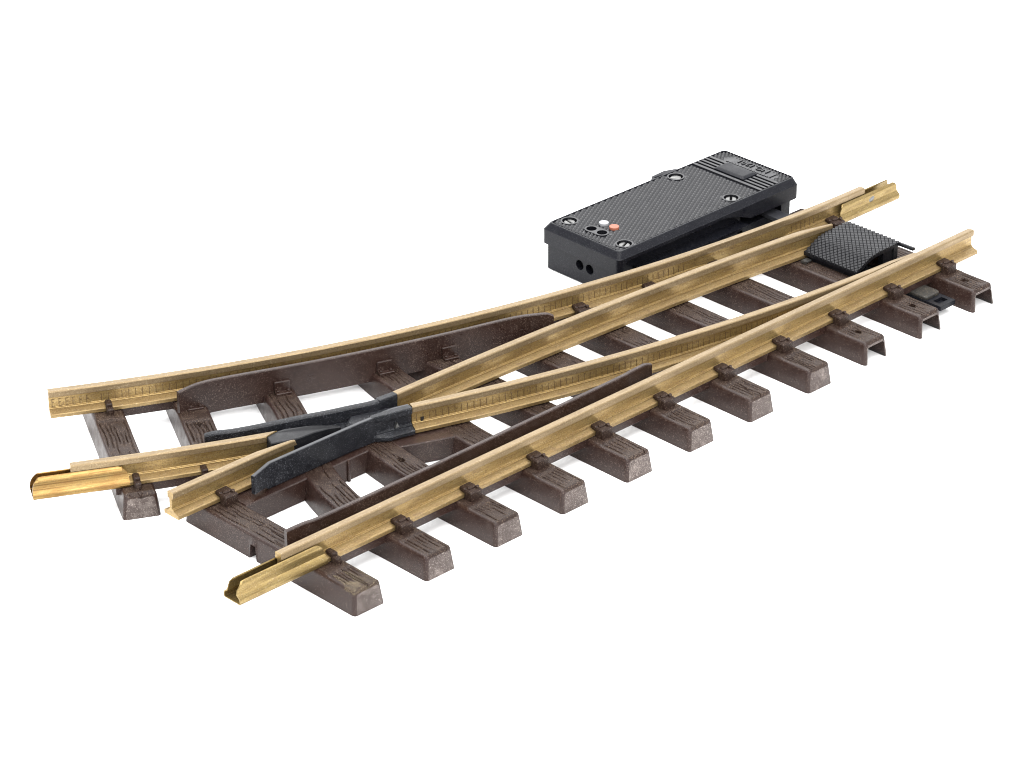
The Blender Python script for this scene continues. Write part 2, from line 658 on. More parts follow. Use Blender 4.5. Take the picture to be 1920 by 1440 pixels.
# closed curved blade
def mod_cb(i, u, U, x, y, j, s, z):
    wy = y + s
    if z < T - 5.6:
        lim = -20.28
    else:
        lim = -22.28
    if x > 200 and wy < lim:
        over = lim - y
        s = max(s, over)
        cap = over + 0.25 + 0.9 * (1 - min(1, max(0, (x - 225) / 47)))
    if x > 262 and z > T - 1:
        z -= 0.5 * (x - 262) / 10
    return s, z


cb = arc(22.95, 19.72, 2.35)
CB = rail('switch_blade', cb, mod_cb, 'curved brass blade lying against the front rail',
     [dict(side=-1, u0=1.5, u1=150)])

pin = MB()
x_, y_ = polar(22.95 + .53, 19.42)
pin.box(x_ - .55, x_ + .55, y_ - .18, y_ + .1, 9.6, 11.4)  # solid dark block painted in for the shade inside the hole
pin_o = pin.build('joint_hole_shade', DARK, CB)
pin = MB()
pin.box(x_ - .5, x_ + .6, y_ - .45, y_ - .05, 9.35, 9.75, 0, .1)
pin.build('joint_pin', STEEL, CB)

# frog rails
def mod_fc(i, u, U, x, y, j, s, z):          # oblique end cut
    if U - u < 0.01:
        return s, z, 1.6 * s
    return s, z


rail('frog_rail', arc(GY, 29.01, 23.65), mod_fc, 'short curved brass rail with the bright joiner')


def mod_fs(i, u, U, x, y, j, s, z):
    if x > 31:
        t = min(1, (x - 31) / 15.0)
        if s > 0:
            s = min(s, 1.28 + (-0.55 - 1.28) * t ** 0.8 if z > T - 5.6 else 3.25 + (-0.3 - 3.25) * t)
        if z > T - .6:
            z -= 0.25 * t * t
        if u > U - 0.01 and z > T - 1.0:
            return s, z - .2, -.5
    return s, z


rail('frog_rail', line((0, GY), (46.2, GY), 1.6), mod_fs, 'short straight brass rail tapering to a ground tip')

# ------------------------------------------------------------------ sleepers
XS = [14.93 + 26.75 * k for k in range(11)]


def sleeper(name, axis, seed, ends=(True, True), clip_us=(), notch=None, hollow=False, hole_us=(), dirty=False, width=11.3, label=None):
    """axis from near end to far end; returns the part. Wood grain is cut into the top."""
    R = random.Random(seed)
    pts = cat(axis, 0.62) if len(axis) > 2 else line(axis[0], axis[1], 0.62)
    fine = []
    for i_, p_ in enumerate(pts):
        fine.append(p_)
        if i_ + 1 < len(pts) and (i_ < 3 or i_ > len(pts) - 5):
            q_ = pts[i_ + 1]
            fine += [(p_[0] + (q_[0] - p_[0]) * w_, p_[1] + (q_[1] - p_[1]) * w_) for w_ in (.33, .66)]
    pts = fine
    path = tang(pts)
    NCOL = 46
    hw_b, hw_t, zt = width / 2, width / 2 - 1.15, 7.35
    left = [(hw_b, 0.0), (hw_b - .12, 1.2), (hw_t + .42, 6.35), (hw_t + .22, 6.95), (hw_t - .1, 7.25)]
    right_ = [(-s, z) for s, z in left[::-1]]
    cols = [(hw_t - .45 - (2 * hw_t - .9) * i / (NCOL - 1), zt) for i in range(NCOL)]
    prof = left + cols + right_
    k = len(prof)
    # grain lines
    us = [0.0]
    for i in range(1, len(path)):
        us.append(us[-1] + math.hypot(path[i][0] - path[i - 1][0], path[i][1] - path[i - 1][1]))
    U = us[-1]
    lines = []
    spread = 2 * hw_t - 1.3
    seg = 0.0
    while seg < U:
        L = R.uniform(20, 36)
        nl = R.choice((5, 6, 6, 7))
        for q in range(nl):
            v0 = -spread / 2 + spread * (q + .5) / nl + R.uniform(-.25, .25)
            lines.append((seg + R.uniform(-3, 7), seg + L - R.uniform(-3, 9), v0, R.uniform(-.008, .008), R.uniform(.05, .16), R.uniform(7, 15), R.uniform(0, 6.3), R.uniform(.32, .62), R.uniform(.14, .24)))
        seg += L
    wv = [(R.uniform(.15, .42), R.uniform(16, 34), R.uniform(0, 6.3)), (R.uniform(.05, .16), R.uniform(8, 13), R.uniform(0, 6.3))]

    def groove(u, v):
        d = 0.0
        w_ = sum(a * math.sin(u / p * 6.28 + f) for a, p, f in wv)
        v = v - w_ * (1 - abs(v) / (hw_t + 1.5))
        for a, b_, v0, sl, am, wl_, ph, dep, wd in lines:
            if a < u < b_:
                vc = v0 + sl * (u - a) + am * math.sin(u / wl_ * 6.28 + ph)
                e = abs(v - vc) / wd
                if e < 1.8:
                    fade = min(1, (u - a) / 2.5, (b_ - u) / 2.5)
                    d = max(d, dep * math.exp(-e * e * 1.4) * fade)
        return d

    def mod(i, u, U_, x, y, j, s, z):
        du = 0.0
        dend = 99.0
        if ends[0]:
            dend = min(dend, u)
        if ends[1]:
            dend = min(dend, U - u)
        if len(left) <= j < len(left) + NCOL:
            pad = 0.0
            for cu in clip_us:
                e = abs(u - cu)
                if e < 5.2:
                    pad = max(pad, min(1, (5.2 - e) / .5))
            z = z - groove(u, s) * (1 - pad) + 0.22 * pad
            z += R.uniform(-.018, .018)
            for hu in hole_us:
                if (u - hu) ** 2 + s * s < 0.95 ** 2:
                    z -= 2.6
        if notch and notch[0] < y < notch[1] and s > 0 and z < 4:
            z = 4.6
        # rounded, sloping ends
        sg = 1 if u < U / 2 else -1
        if dend < 1.5:
            t = 1 - math.sqrt(max(0, 1 - (1 - dend / 1.5) ** 2))
            if z > 2:
                z -= 1.0 * t * (z - 2) / 5.35
            s -= math.copysign(min(abs(s), 0.85 * t), s)
        if dend < 3:
            du = sg * 0.85 * min(z, 7) / 7 * (1 - dend / 3)
        return s, z, du

    mb = MB()
    mb.sweep(path, prof, mod, 0, True, [0] * len(left) + [1] * (NCOL - 1) + [0] * (len(right_) + 1))
    # end caps get the scuffed material, its colour raised for the light they catch
    if ends[0]:
        mb.m[-2] = 2
    if ends[1]:
        mb.m[-1] = 2
    if hollow:
        keep = [i for i, f_ in enumerate(mb.f) if not (len(f_) == 4 and all(mb.v[q_][2] < 0.02 for q_ in f_))]
        mb.f = [mb.f[i] for i in keep]
        mb.m = [mb.m[i] for i in keep]
        mb.uv = [mb.uv[i] for i in keep]
        # replace the near cap by the open end of a channel section
        capf = mb.f.pop(len(mb.f) - 2)
        mb.m.pop(len(mb.m) - 2)
        mb.uv.pop(len(mb.uv) - 2)
        x, y, tx, ty = path[0]
        wall, topt = 1.35, 1.75
        inner = [(hw_b - wall, 0.0), (hw_b - wall - .1, 1.2), (hw_t - .55, 5.3), (hw_t - 1.0, 5.6)]
        inner = inner + [(-s, z) for s, z in inner[::-1]]
        vi = []
        for dep in (0.0, 16.0):
            for s, z in inner:
                d = dep + (0.85 * z / 7 if dep == 0 else 0)
                vi.append((x + tx * d - ty * s, y + ty * d + tx * s, z))
        ki = len(inner)
        mb.add(vi, [(a, a + 1, ki + a + 1, ki + a) for a in range(ki - 1)] + [tuple(range(ki, 2 * ki))], 0)
        # rim: strip between outer and inner outline (outer = first k verts of the sweep)
        outer = [mb.v[i] for i in range(k)]

        def lerp(a, b_, t):
            return tuple(a[c] + (b_[c] - a[c]) * t for c in range(3))
        # match by arc parameter
        def resample(pl, nn):
            ds = [0]
            for a, b_ in zip(pl, pl[1:]):
                ds.append(ds[-1] + math.dist(a, b_))
            out = []
            for q in range(nn):
                t = ds[-1] * q / (nn - 1)
                for a in range(len(pl) - 1):
                    if ds[a + 1] >= t - 1e-9:
                        w = (t - ds[a]) / max(1e-9, ds[a + 1] - ds[a])
                        out.append(lerp(pl[a], pl[a + 1], w))
                        break
            return out
        io = vi[:ki]
        # three spans: left wall, top, right wall
        oL, oT, oR = outer[:5], outer[4:k - 4], outer[k - 5:]
        iL, iT, iR = io[:4], io[3:5], io[4:]
        for a_, b_, nn in ((oL, iL, 7), (oT, iT, 12), (oR, iR, 7)):
            ra, rb = resample(a_, nn), resample(b_, nn)
            mb.add(ra + rb, [(q, q + 1, nn + q + 1, nn + q) for q in range(nn - 1)], 2)
    o = mb.build(name, [BROWN, BROWN_DUSTY, BROWN_END], turnout, smooth=40, fix=True)
    if label:
        o['label'] = label
    return o, us, path


def stock_y(x):
    return RC - math.sqrt((RC - GY) ** 2 - (300 - x) ** 2)


SL = []
YN = -44.3
for k, x in enumerate(XS):
    if k == 0:
        ax, en = [(x, YN), (x, 30.0)], (True, True)
    elif k == 1:
        d = (math.sin(math.radians(26)), math.cos(math.radians(26)))
        ax = [(x, YN), (x, -24), (x - .2, -8), (46.9, 12), (56, 30), (65.1, 47), (70.7, 58.8), (76.4, 70.5), (80.0, 78)]
        en = (True, True)
    elif k == 2:
        ax, en = [(x, YN), (x, -24), (x + .3, -6), (x + 2.6, 13), (x + 5.6, 26)], (True, False)
    elif k == 3:
        ax, en = [(x, YN), (x, -20), (x + .2, 0), (x + 3.2, 20), (102.4, 37), (104.2, 47), (107.5, 60), (111.2, 73)], (True, True)
    elif k >= 9:
        ax, en = [(x, YN), (x, 40.3)], (True, True)
    else:
        ax, en = [(x, YN), (x, stock_y(x) + 16.3)], (True, True)
    hol = k >= 8
    hu = []
    if hol:
        hu = [8.3]
    if k == 2:
        hu = [47.5]
    if k in (6,):
        hu = [47.0]
    o, us, path = sleeper('sleeper', ax, 11 + k, en, clip_us=(YN * -1 - 27.2,), notch=(-2.4, 0.4) if k == 0 else None, hollow=hol, hole_us=hu,
                          label='sleeper with an open hollow channel end and a screw hole' if hol else None)
    SL.append(o)

# the two angled sleepers of the diverging leg
u27 = (math.sin(math.radians(28.6)), math.cos(math.radians(28.6)))
axA = [polar(33.0, 27.35), polar(-40.0, 27.35)]
sA, _, _ = sleeper('sleeper', axA, 41, (True, True), clip_us=(6.5, 53), label='angled sleeper across the end of the curved leg')
dB = (math.sin(math.radians(27.6)), math.cos(math.radians(27.6)))
axB = [(46.1 - dB[0] * 55, 71.6 - dB[1] * 55), (46.1 + dB[0] * 26, 71.6 + dB[1] * 26)]
sB, _, _ = sleeper('sleeper', axB, 42, (False, True), clip_us=(51,), hole_us=(44.5,), label='angled sleeper between the end sleeper and the frog')

DUST_END = plastic('yellow_dusty_end', (0.035, 0.024, 0.017), (0.024, 0.014, 0.010), (0.20, 0.160, 0.105), 0.55, 0.8, 0.6, 0.2, 0.35, 3.1)
me_ = SL[0].data
me_.materials.append(DUST_END)
for p_ in me_.polygons:
    wy_ = p_.center.y * 1000 + WORLD[SL[0]][1]
    wx_ = p_.center.x * 1000 + WORLD[SL[0]][0]
    if wy_ < -36 + 3.5 * math.sin(wx_ * 1.7) and p_.center.z * 1000 > 6.2:
        p_.material_index = 3

# ------------------------------------------------------------------ rail clips (chairs), one mesh shared


def clip_mesh():
    mb = MB()
    # local: rail runs along x, web towards +y; y = 0 at rail centre
    mb.prism(rrect(-2.3, 2.3, -6.5, -3.35, .4, 3), 7.3, 10.55, 0, .35)
    mb.prism(rrect(-2.05, 2.25, -3.6, -0.95, .5, 3), 9.45, 10.75, 0, .3)
    mb.prism(rrect(-1.2, 1.5, -4.6, -3.0, .4, 3), 10.3, 11.0, 0, .2)
    mb.cyl(1.35, -5.1, 0.55, 10.3, 11.35, 10, 0, .15)
    return mb


def hook_mesh():
    mb = MB()
    mb.prism(rrect(-1.05, 1.05, -6.0, -3.3, .35, 3), 7.3, 9.7, 0, .4)
    mb.prism(rrect(-.95, .95, -4.4, -0.95, .4, 3), 9.2, 10.7, 0, .3)
    return mb


proto = clip_mesh().build('rail_clip', BROWN_DUSTY, SL[1], loc=(XS[1] + .6, -GY, 0), smooth=40)
hookp = hook_mesh().build('rail_clip', BROWN_DUSTY, SL[0], loc=(XS[0] + 2.0, -GY, 0), smooth=40)
for k in range(2, 11):
    place_copy(proto, SL[k], (XS[k] + .6, -GY, 0), 0)
# back curved rail, inner and outer side
for k, x in list(enumerate(XS)):
    if k >= 4:
        y = stock_y(x)
        a = math.asin((300 - x) / (RC - GY))
        place_copy(proto, SL[k], (x, y, 0), -a)
        place_copy(proto, SL[k], (x, y, 0), -a + math.pi)
for o_, ang_ in ((SL[1], 20.15), (SL[3], 18.55), (sB, 24.1), (sA, 27.35)):
    if o_ in (SL[1], SL[3], sB, sA):
        pass
for par, px_, py_ in ((SL[1], 78.3, 74.6), (SL[3], 108.8, 63.5), (sB, 0, 0), (sA, 0, 0)):
    if par is sA:
        ang = 27.35
    elif par is sB:
        ang = 24.95
    elif par is SL[1]:
        ang = 22.3
    else:
        ang = 19.1
    x, y = polar(-GY, ang)
    place_copy(proto, par, (x, y, 0), -math.radians(ang) + math.pi)
x, y = polar(-GY, 27.30)
place_copy(hookp, sA, (x, y, 0), -math.radians(27.3))
x, y = polar(GY, 27.35)
place_copy(hookp, sA, (x, y, 0), -math.radians(27.35))
place_copy(proto, SL[0], (XS[0] + 2.3, GY, 0), 0)
x, y = polar(GY, 26.2)
place_copy(hookp, sB, (x + 6.3, y - 3.3, -0.6), -math.radians(26))

# ------------------------------------------------------------------ strips of the base running under the rails


def strip(pts, w, z0, z1, name='tie_strip', prof=None):
    mb = MB()
    mb.sweep(tang(pts), [(-w / 2, z0), (w / 2, z0), (w / 2, z1), (-w / 2, z1)][::-1])
    return mb.build(name, BROWN, turnout, bevel=.15)


strip(line((11, -GY), (287, -GY)), 5.4, 4.9, FB - .02)
strip(arc(-GY, 27.6, 1.5), 5.4, 4.9, FB - .02)
strip(arc(GY, 27.9, 23.3), 5.4, 4.9, FB - .02)

# tray under the frog
mb = MB()
tray = [(19.8, 14.3), (66, 14.3), (71, 11.9), (76.5, 8.7), (93.0, 1.9), (94.5, 8), (91, 15), (84, 21.0), (70, 27.5), (58, 31.5), (48, 32), (36, 33.5), (26, 33), (19.8, 26)]
mb.prism(tray, 0.2, 7.15, 0, .3)
mb.cyl(58.6, 14.0, .55, 0.2, 7.0, 10)
mb.build('frog_tray', BROWN, turnout, smooth=40)

# ------------------------------------------------------------------ check rails
def check_rail(pts, zb, zt, w, lab, dips, brackets=()):
    path = tang(pts)
    prof = [(-w / 2, zb), (-w / 2, zt - .3), (-w / 2 + .25, zt - .04), (-.1, zt), (w / 2 - .25, zt - .04), (w / 2, zt - .3), (w / 2, zb)][::-1]

    def mod(i, u, U, x, y, j, s, z):
        if z > zb + 1:
            e = min(u / dips[0] if dips[0] else 9, (U - u) / dips[1] if dips[1] else 9)
            if e < 1:
                z -= dips[2] * (1 - e) ** 1.3
        return s, z
    mb = MB()
    mb.sweep(path, prof, mod)
    o = mb.build('check_rail', BROWN, turnout, smooth=40)
    o['label'] = lab
    return o


far_pts = cat([polar(-13.55, 25.4), polar(-15.4, 24.7), polar(-16.3, 24), polar(-16.45, 21.6), polar(-16.4, 19.5), polar(-16.35, 17.0), polar(-16.2, 14.9), polar(-15.0, 14.2), polar(-12.7, 13.55)], 1.4)
cr1 = check_rail(far_pts, 4.7, T - .35, 1.5, 'tall brown check rail beside the curved back rail', (7, 2, 1.0))
near_pts = cat([(10.3, -14.6), (17, -15.9), (24, -16.6), (60, -16.75), (100, -16.4), (140, -16.0), (147, -15.6), (156, -15.2)], 1.4)
cr2 = check_rail(near_pts, 5.0, T - .2, 1.55, 'thin brown check rail behind the straight front rail', (6, 3, .8))


def bracket(off, ang, par, rot_extra=0.0):
    mb = MB()
    mb.prism(rrect(-2.5, 2.5, -1.45, -0.4, .15, 2), 7.4, 11.2, 0, .2)
    mb.prism(rrect(-2.5, 2.5, -3.4, -0.4, .2, 2), 7.2, 8.15, 0, .15)
    for q in (-1.6, 1.6):
        mb.cyl(q, -2.3, .5, 8.0, 8.75, 10, 0, .12)
    x, y = polar(off, ang)
    return mb.build('bracket', BROWN, par, loc=(x, y, 0), rotz=-math.radians(ang), smooth=40)


b0 = bracket(-16.45, 22.25, cr1)
for ang in (24.9, 19.05, 16.95, 14.3):
    x, y = polar(-16.4, ang)
    place_copy(b0, cr1, (x, y, 0), -math.radians(ang))

# ------------------------------------------------------------------ black frog
frog_e = MB()
frog_e.prism([(33, 18.0), (62, 17.4), (78, 17.6), (88.5, 15.5), (89.5, 21), (80, 23.5), (66, 28.2), (54, 33.0), (48, 31.5), (38, 27)], 7.45, 11.2, 0, .2)
frog_e.prism([(67.5, 18.3), (78, 17.4), (84, 15.6), (87.5, 20.5), (81, 23.0), (70, 26.5), (66, 23.5)], 11.15, 13.0, 0, .9)
frog = frog_e.build('frog', BLACK_FROG, turnout, smooth=40)

WP = [(-1.15, FB - .1), (1.15, FB - .1), (1.15, T - .75), (0.85, T - .35), (0.3, T - .12), (-.3, T - .12), (-.85, T - .3), (-1.15, T - .6)]
WP = WP[::-1]
w1 = cat([(86.0, 23.75), (81, 24.0), (76, 25.0), (69, 28.0), (56.6, 32.4), (46, 36.2), (37.7, 39.6), (33.5, 42.0), (29.8, 45.0)], 1.2)


def mod_w1(i, u, U, x, y, j, s, z):
    if z > FB + 1 and U - u < 5:
        z -= 0.9 * (1 - (U - u) / 5) ** 2
    if z > FB + 1 and 12 < u < 30:
        z -= 0.25 * math.sin((u - 12) / 18 * math.pi)
    return s, z


mb = MB()
mb.sweep(tang(w1), WP, mod_w1)
mb.sweep(tang(line((79.5, 24.3), (86.0, 23.75), 2)), [(s, z - .03) for s, z in PROF])
mb.build('wing_rail', BLACK_FROG, frog, smooth=30)

WP2 = [(-.62, FB - .1), (.62, FB - .1), (.62, T - .25), (.45, T - .08), (-.45, T - .08), (-.62, T - .25)][::-1]
w2 = line((24.0, 16.0), (31.2, 17.3), 1.2)[:-1] + line((31.2, 17.3), (66, 17.15), 1.5)[:-1] + cat([(66, 17.15), (73, 16.75), (78, 16.0), (83.6, 14.45)], 1.2)


def mod_w2(i, u, U, x, y, j, s, z):
    if z > FB + 1 and u < 7.4:
        z -= 1.15 * (1 - u / 7.4)
    if z < FB + .5 and u < 5.0:
        z += 1.0
    if u > U - 13 and s > 0 and z > FB + 2:
        s += .9 * min(1, (u - U + 13) / 8)
    return s, z


mb = MB()
mb.sweep(tang(w2), WP2, mod_w2, 0, True, [1, 1, 1, 0, 0, 0])
# rail-shaped heel towards the curved blade
hl = cat([(70.5, 17.0), (75, 16.35), (79, 15.55), (83.6, 14.2)], 1.0)


def mod_heel(i, u, U, x, y, j, s, z):
    t = min(1, u / 4.5)
    if s < 0:
        s = -.5 + (s + .5) * t
    return s, z - .02


mb.sweep(tang(hl), PROF, mod_heel)
mb.build('wing_rail', [BLACK_FROG, BLACK_SHEEN], frog, smooth=24)
mk = MB()
x0, y0 = 78.4, 15.0
dxm, dym = .968, -.25
for (a, b_, c, d) in ((0, 0, 0, 0),):
    P = [(-.55, 10.35), (.75, 10.45), (.2, 11.55), (0, 12.2), (-.15, 11.5)]
    v = [(x0 + dxm * p, y0 + dym * p - 0.62, q) for p, q in P] + [(x0 + dxm * p, y0 + dym * p + .3, q) for p, q in P]
    kk = len(P)
    mk.add(v, [tuple(range(kk)), tuple(range(2 * kk - 1, kk - 1, -1))] + [(i, (i + 1) % kk, kk + (i + 1) % kk, kk + i) for i in range(kk)])
mk.build('rivet', STEEL, frog)

# nose
mb = MB()
nose = [(39.3, 25.9), (44.0, 23.7), (47.5, 22.6), (53, 22.55), (58.5, 22.3), (63.2, 22.3), (62.5, 23.3), (55.5, 26.9), (47.8, 30.2), (44.0, 30.6), (41.2, 30.2)]
zt_ = [T - .35, T - .3, T - .3, T - .55, T - 1.2, T - 2.4, T - 2.0, T - .8, T - .4, T - .35, T - .35]
ins = inset(nose, .25)
mb.loft([(nose, 7.6), (nose, [z - .25 for z in zt_]), (ins, zt_)])
mb.build('nose', BLACK_WORN, frog, smooth=40)
mb = MB()
mb.prism([(26, 26.5), (38, 24.5), (44, 24), (47, 29), (36, 33.5), (27, 33)], 7.4, 10.0, 0, .3)
mb.build('filler_block', BLACK_WORN, frog, smooth=40)

# ------------------------------------------------------------------ rail joiners
def joiner(name, pts, mat, lab, rr=(2.2, 2.2), tall=13.6, seed=1, plain=False):
    out = [(1.45, tall), (2.0, tall - .35), (2.25, tall - 1.2), (2.1, tall - 2.3), (2.2, 10.3), (3.25, 9.5), (3.58, 8.95), (3.58, 7.75), (3.25, 7.4)]
    th = .36
    inn = [(1.25, tall - .3), (1.68, tall - .6), (1.9, tall - 1.2), (1.74, tall - 2.3), (1.9, 10.0), (3.02, 9.2), (3.24, 8.75), (3.24, 7.9), (3.1, 7.74)]
    if plain:
        out = [(1.3, tall), (1.62, tall - .25), (2.0, 12.0), (2.6, 10.5), (3.3, 8.95), (3.6, 8.45), (3.6, 7.75), (3.25, 7.4)]
        inn = [(1.1, tall - .25), (1.3, tall - .5), (1.66, 11.8), (2.26, 10.3), (3.0, 8.75), (3.26, 8.35), (3.26, 7.9), (3.1, 7.74)]
    prof = [(-s, z) for s, z in out] + [(s, z) for s, z in out[::-1]] + [(s, z) for s, z in inn] + [(-s, z) for s, z in inn[::-1]]
    R = random.Random(seed)

    def mod(i, u, U, x, y, j, s, z):
        du = 0
        for at0, r in ((True, rr[0]), (False, rr[1])):
            e = u if at0 else U - u
            if e < r + .01 and z > 9.4:
                h = min(1, (z - 9.4) / (tall - 9.4))
                sh = r * (1 - math.sqrt(max(0, 1 - h * h)))
                want = sh
                if e < want:
                    du = (want - e) * (1 if at0 else -1)
        return s, z, du
    mb = MB()
    mb.sweep(tang(pts), prof, mod, 0, False)
    # end rims
    k = len(prof)
    half = k // 2
    npt = len(pts)
    base = 0
    for i in (0, npt - 1):
        for j in range(half - 1):
            a, b_ = i * k + j, i * k + j + 1
            c, d = i * k + (k - 1 - (j + 1)), i * k + (k - 1 - j)
            mb.f.append((a, b_, c, d))
            mb.m.append(0)
            mb.uv.append([(0, 0), (1, 0), (1, 1), (0, 1)])
    o = mb.build(name, mat, turnout, smooth=45, fix=True)
    o['label'] = lab
    return o


def ulist(L, e=2.6, st=.2):
    out, u = [], 0.0
    while u < e:
        out.append(u)
        u += st
    k = int((L - 2 * e) / 2)
    out += [e + (L - 2 * e) * i / k for i in range(k + 1)]
    u = L - e + st
    while u < L:
        out.append(u)
        u += st
    out.append(L)
    return out


joiner('rail_joiner', [(-16.8 + u, -GY) for u in ulist(31.6)], BRASS_JOIN, 'brass rail joiner on the near end of the front rail', (3.4, 2.6))
# bright joiner: straight clip in line with the curved leg end
ca, sa_ = math.cos(math.radians(28.3)), -math.sin(math.radians(28.3))
ex, ey = polar(GY, 29.01)
joiner('rail_joiner', [(ex + ca * (u - 11.6), ey + sa_ * (u - 11.6)) for u in ulist(28.2)], BRASS_NEW, 'bright golden rail joiner on the curved leg', (3.0, 3.0), 13.7, 2, True)
FARJ = joiner('rail_joiner', [(286.5 + u, GY) for u in ulist(29.6)], BRASS_JOIN, 'brass rail joiner at the far right rail end', (2.2, 1.6), 13.6, 3)

sol = MB()
sol.loft([(circ(0, 0, 1.5, 14), 0), (circ(0.1, 0, 1.15, 14), .25), (circ(0.1, .1, .55, 14), .42)])
sol.v = [(302.8 + a + .3 * b_, GY - 2.02 - c, 11.2 + b_ * .8) for a, b_, c in sol.v]
sol.build('solder_spot', STEEL, FARJ, smooth=50)

# ------------------------------------------------------------------ knurled cover plate over the throw bar
def cover_z(x):
    t = (x - 256.5) / 22.0
    if x < 256.5:
        return 10.0
    # slope then flat
    if x < 263:
        return 10.0 + (x - 256.5) * 0.46
    if x < 270:
        q = (x - 263) / 7
        return 12.99 + 1.35 * (q - q * q * .55) * 1.25
    return 12.99 + 1.35 * .45 * 1.25 + (x - 270) * .02


def cover_plate():
    mb = MB()
    x0, x1, y0, y1 = 256.5, 278.6, -11.6, 11.2
    p = 1.72

    def P(x, y, h):
        return (x, y, cover_z(x) + h)
    # solid sheet
    xs = [x0 + (x1 - x0) * i / 24 for i in range(25)]
    v, f = [], []
    for x in xs:
        for y, h in ((y0, -.9), (y0, 0), (y1, 0), (y1, -.9)):
            v.append(P(x, y, h))
    for i in range(24):
        for j in range(4):
            a, b_ = i * 4 + j, i * 4 + (j + 1) % 4
            f.append((a, b_, b_ + 4, a + 4))
    f += [(3, 2, 1, 0), (96, 97, 98, 99)]
    mb.add(v, f)
    # flat-topped diamonds
    ni, nj = int((x1 - x0) / p * 2) + 2, int((y1 - y0) / p * 2) + 2
    for i in range(ni):
        for j in range(nj):
            if (i + j) % 2:
                continue
            cx, cy = x0 + i * p / 2, y0 + j * p / 2
            o_, t_ = p / 2 - .06, p / 2 - .22
            if cx < x0 - .01 or cx > x1 + .01 or cy < y0 - .01 or cy > y1 + .01:
                continue
            lo = [(cx - o_, cy), (cx, cy - o_), (cx + o_, cy), (cx, cy + o_)]
            hi = [(cx - t_, cy), (cx, cy - t_), (cx + t_, cy), (cx, cy + t_)]
            cl = lambda q: (min(max(q[0], x0), x1), min(max(q[1], y0), y1))
            lo = [cl(q) for q in lo]
            hi = [cl(q) for q in hi]
            if abs(area2(lo)) < .4:
                continue
            vv = [P(x, y, 0.0) for x, y in lo] + [P(x, y, .48) for x, y in hi]
            mb.add(vv, [(4, 5, 6, 7), (0, 1, 5, 4), (1, 2, 6, 5), (2, 3, 7, 6), (3, 0, 4, 7)])
    # legs
    mb.box(271.5, 278.2, -10.2, -8.2, 7.5, 13.2)
    mb.box(276.4, 278.4, -10.6, 9.5, 7.5, 13.2)
    mb.box(257.4, 259.0, -10, 9.5, 7.5, 9.6)
    o = mb.build('cover_plate', BLACK_TREAD, turnout, fix=False)
    o['label'] = 'small black cover plate with a diamond tread'
    return o


cov = cover_plate()
mb = MB()
mb.sweep(tang([(278.2, -10.5), (278.3, -14), (278.4, -17.4)]), [(-.6, 13.0), (-.6, 13.7), (-.3, 14.1), (.3, 14.1), (.6, 13.7), (.6, 13.0)])
mb.build('peg', BLACK_LID, cov, smooth=40)
mb = MB()
mb.box(254.2, 256.9, 8.0, 10.2, 7.7, 8.3, 0, .15)
mb.box(254.0, 254.5, 8.0, 10.2, 7.4, 8.3)
mb.build('steel_clip', STEEL, turnout)

# throw bar
mb = MB()
mb.plate(rrect(266.4, 274.0, -39.2, 22, .4, 3), [[(268.0, -37.3), (272.4, -37.3), (272.4, -34.6), (268.0, -34.6)]], 2.6, 4.2, 0, 3.0)
mb.prism(rrect(266.5, 273.9, -33.0, -16, 1.5, 5), 4.2, 5.3, 1, .3)
tb = mb.build('throw_bar', [BLACK_BOX, GREY_BAR], turnout, bevel=.2)
tb['label'] = 'flat black throw bar end sticking out in front'

# ------------------------------------------------------------------ point motor
motor = thing('point_motor', 'black switch motor box with ribbed lid bolted beside the back rail', 'switch motor', (245, 60, 0))
X0, X1, Y0, Y1 = 200.8, 288.6, 42.0, 78.0
ZE, ZP, ZR = 14.7, 16.55, 17.0

# base
mb = MB()
mb.box(204.6, 286.9, 52.0, 76.3, 0.4, 15.0)
mb.box(204.6, 263, 45.6, 51.99, 0.4, 14.6)
mb.box(211, 262, 40.5, 45.59, 7.6, 8.5)
mb.box(268, 286.9, 44.4, 51.9, 8.2, 14.5)
mb.box(282.5, 286.9, 44.4, 51.9, 0.4, 8.2)
# left wall with two cable holes (plate in y/z, extruded along x)
wall = [(44.2, 0.4), (76.3, 0.4), (76.3, 9.7), (44.2, 9.7)]
hol = [[(61.3 + 1.75 * math.cos(t * math.pi / 10), 6.5 + 1.75 * math.sin(t * math.pi / 10)) for t in range(20)],
       [(56.7 + 1.75 * math.cos(t * math.pi / 10), 6.4 + 1.75 * math.sin(t * math.pi / 10)) for t in range(20)]]
tmp = MB()
tmp.plate(wall, hol, 202.0, 204.58)
mb.add([(z, x, y) for x, y, z in tmp.v], tmp.f)
mb.box(263.1, 281, 44.5, 51.9, 2.0, 6.0)
base = mb.build('base', BLACK_BOX, motor)
dk = MB()
for yy, zz in ((61.3, 6.5), (56.7, 6.4)):
    dk.add([(204.4, yy + 1.8 * math.cos(t * math.pi / 10), zz + 1.8 * math.sin(t * math.pi / 10)) for t in range(20)], [tuple(range(20))])
dk.build('cable_socket', DARK, base)

# lid shell
def shell_poly(e):
    return rrect(X0 + e, X1 - e, Y0 + e, Y1 - e, max(.3, 1.6 - e * .7), 5)


outer = shell_poly(0)
zbot = []
for x, y in outer:
    zbot.append(9.6)


def dense(poly, st=2.0):
    out = []
    for i, p in enumerate(poly):
        q = poly[(i + 1) % len(poly)]
        k = max(1, int(math.dist(p, q) / st))
        for a in range(k):
            out.append((p[0] + (q[0] - p[0]) * a / k, p[1] + (q[1] - p[1]) * a / k))
    return out


outer = dense(outer)


def skirt(x, y):
    if y < Y0 + 1.2 and x > 202.5:
        if x < 247:
            return 13.6
        if x < 264:
            return 13.9 - 4.1 * ((x - 247) / 17) ** 2
    return 9.7


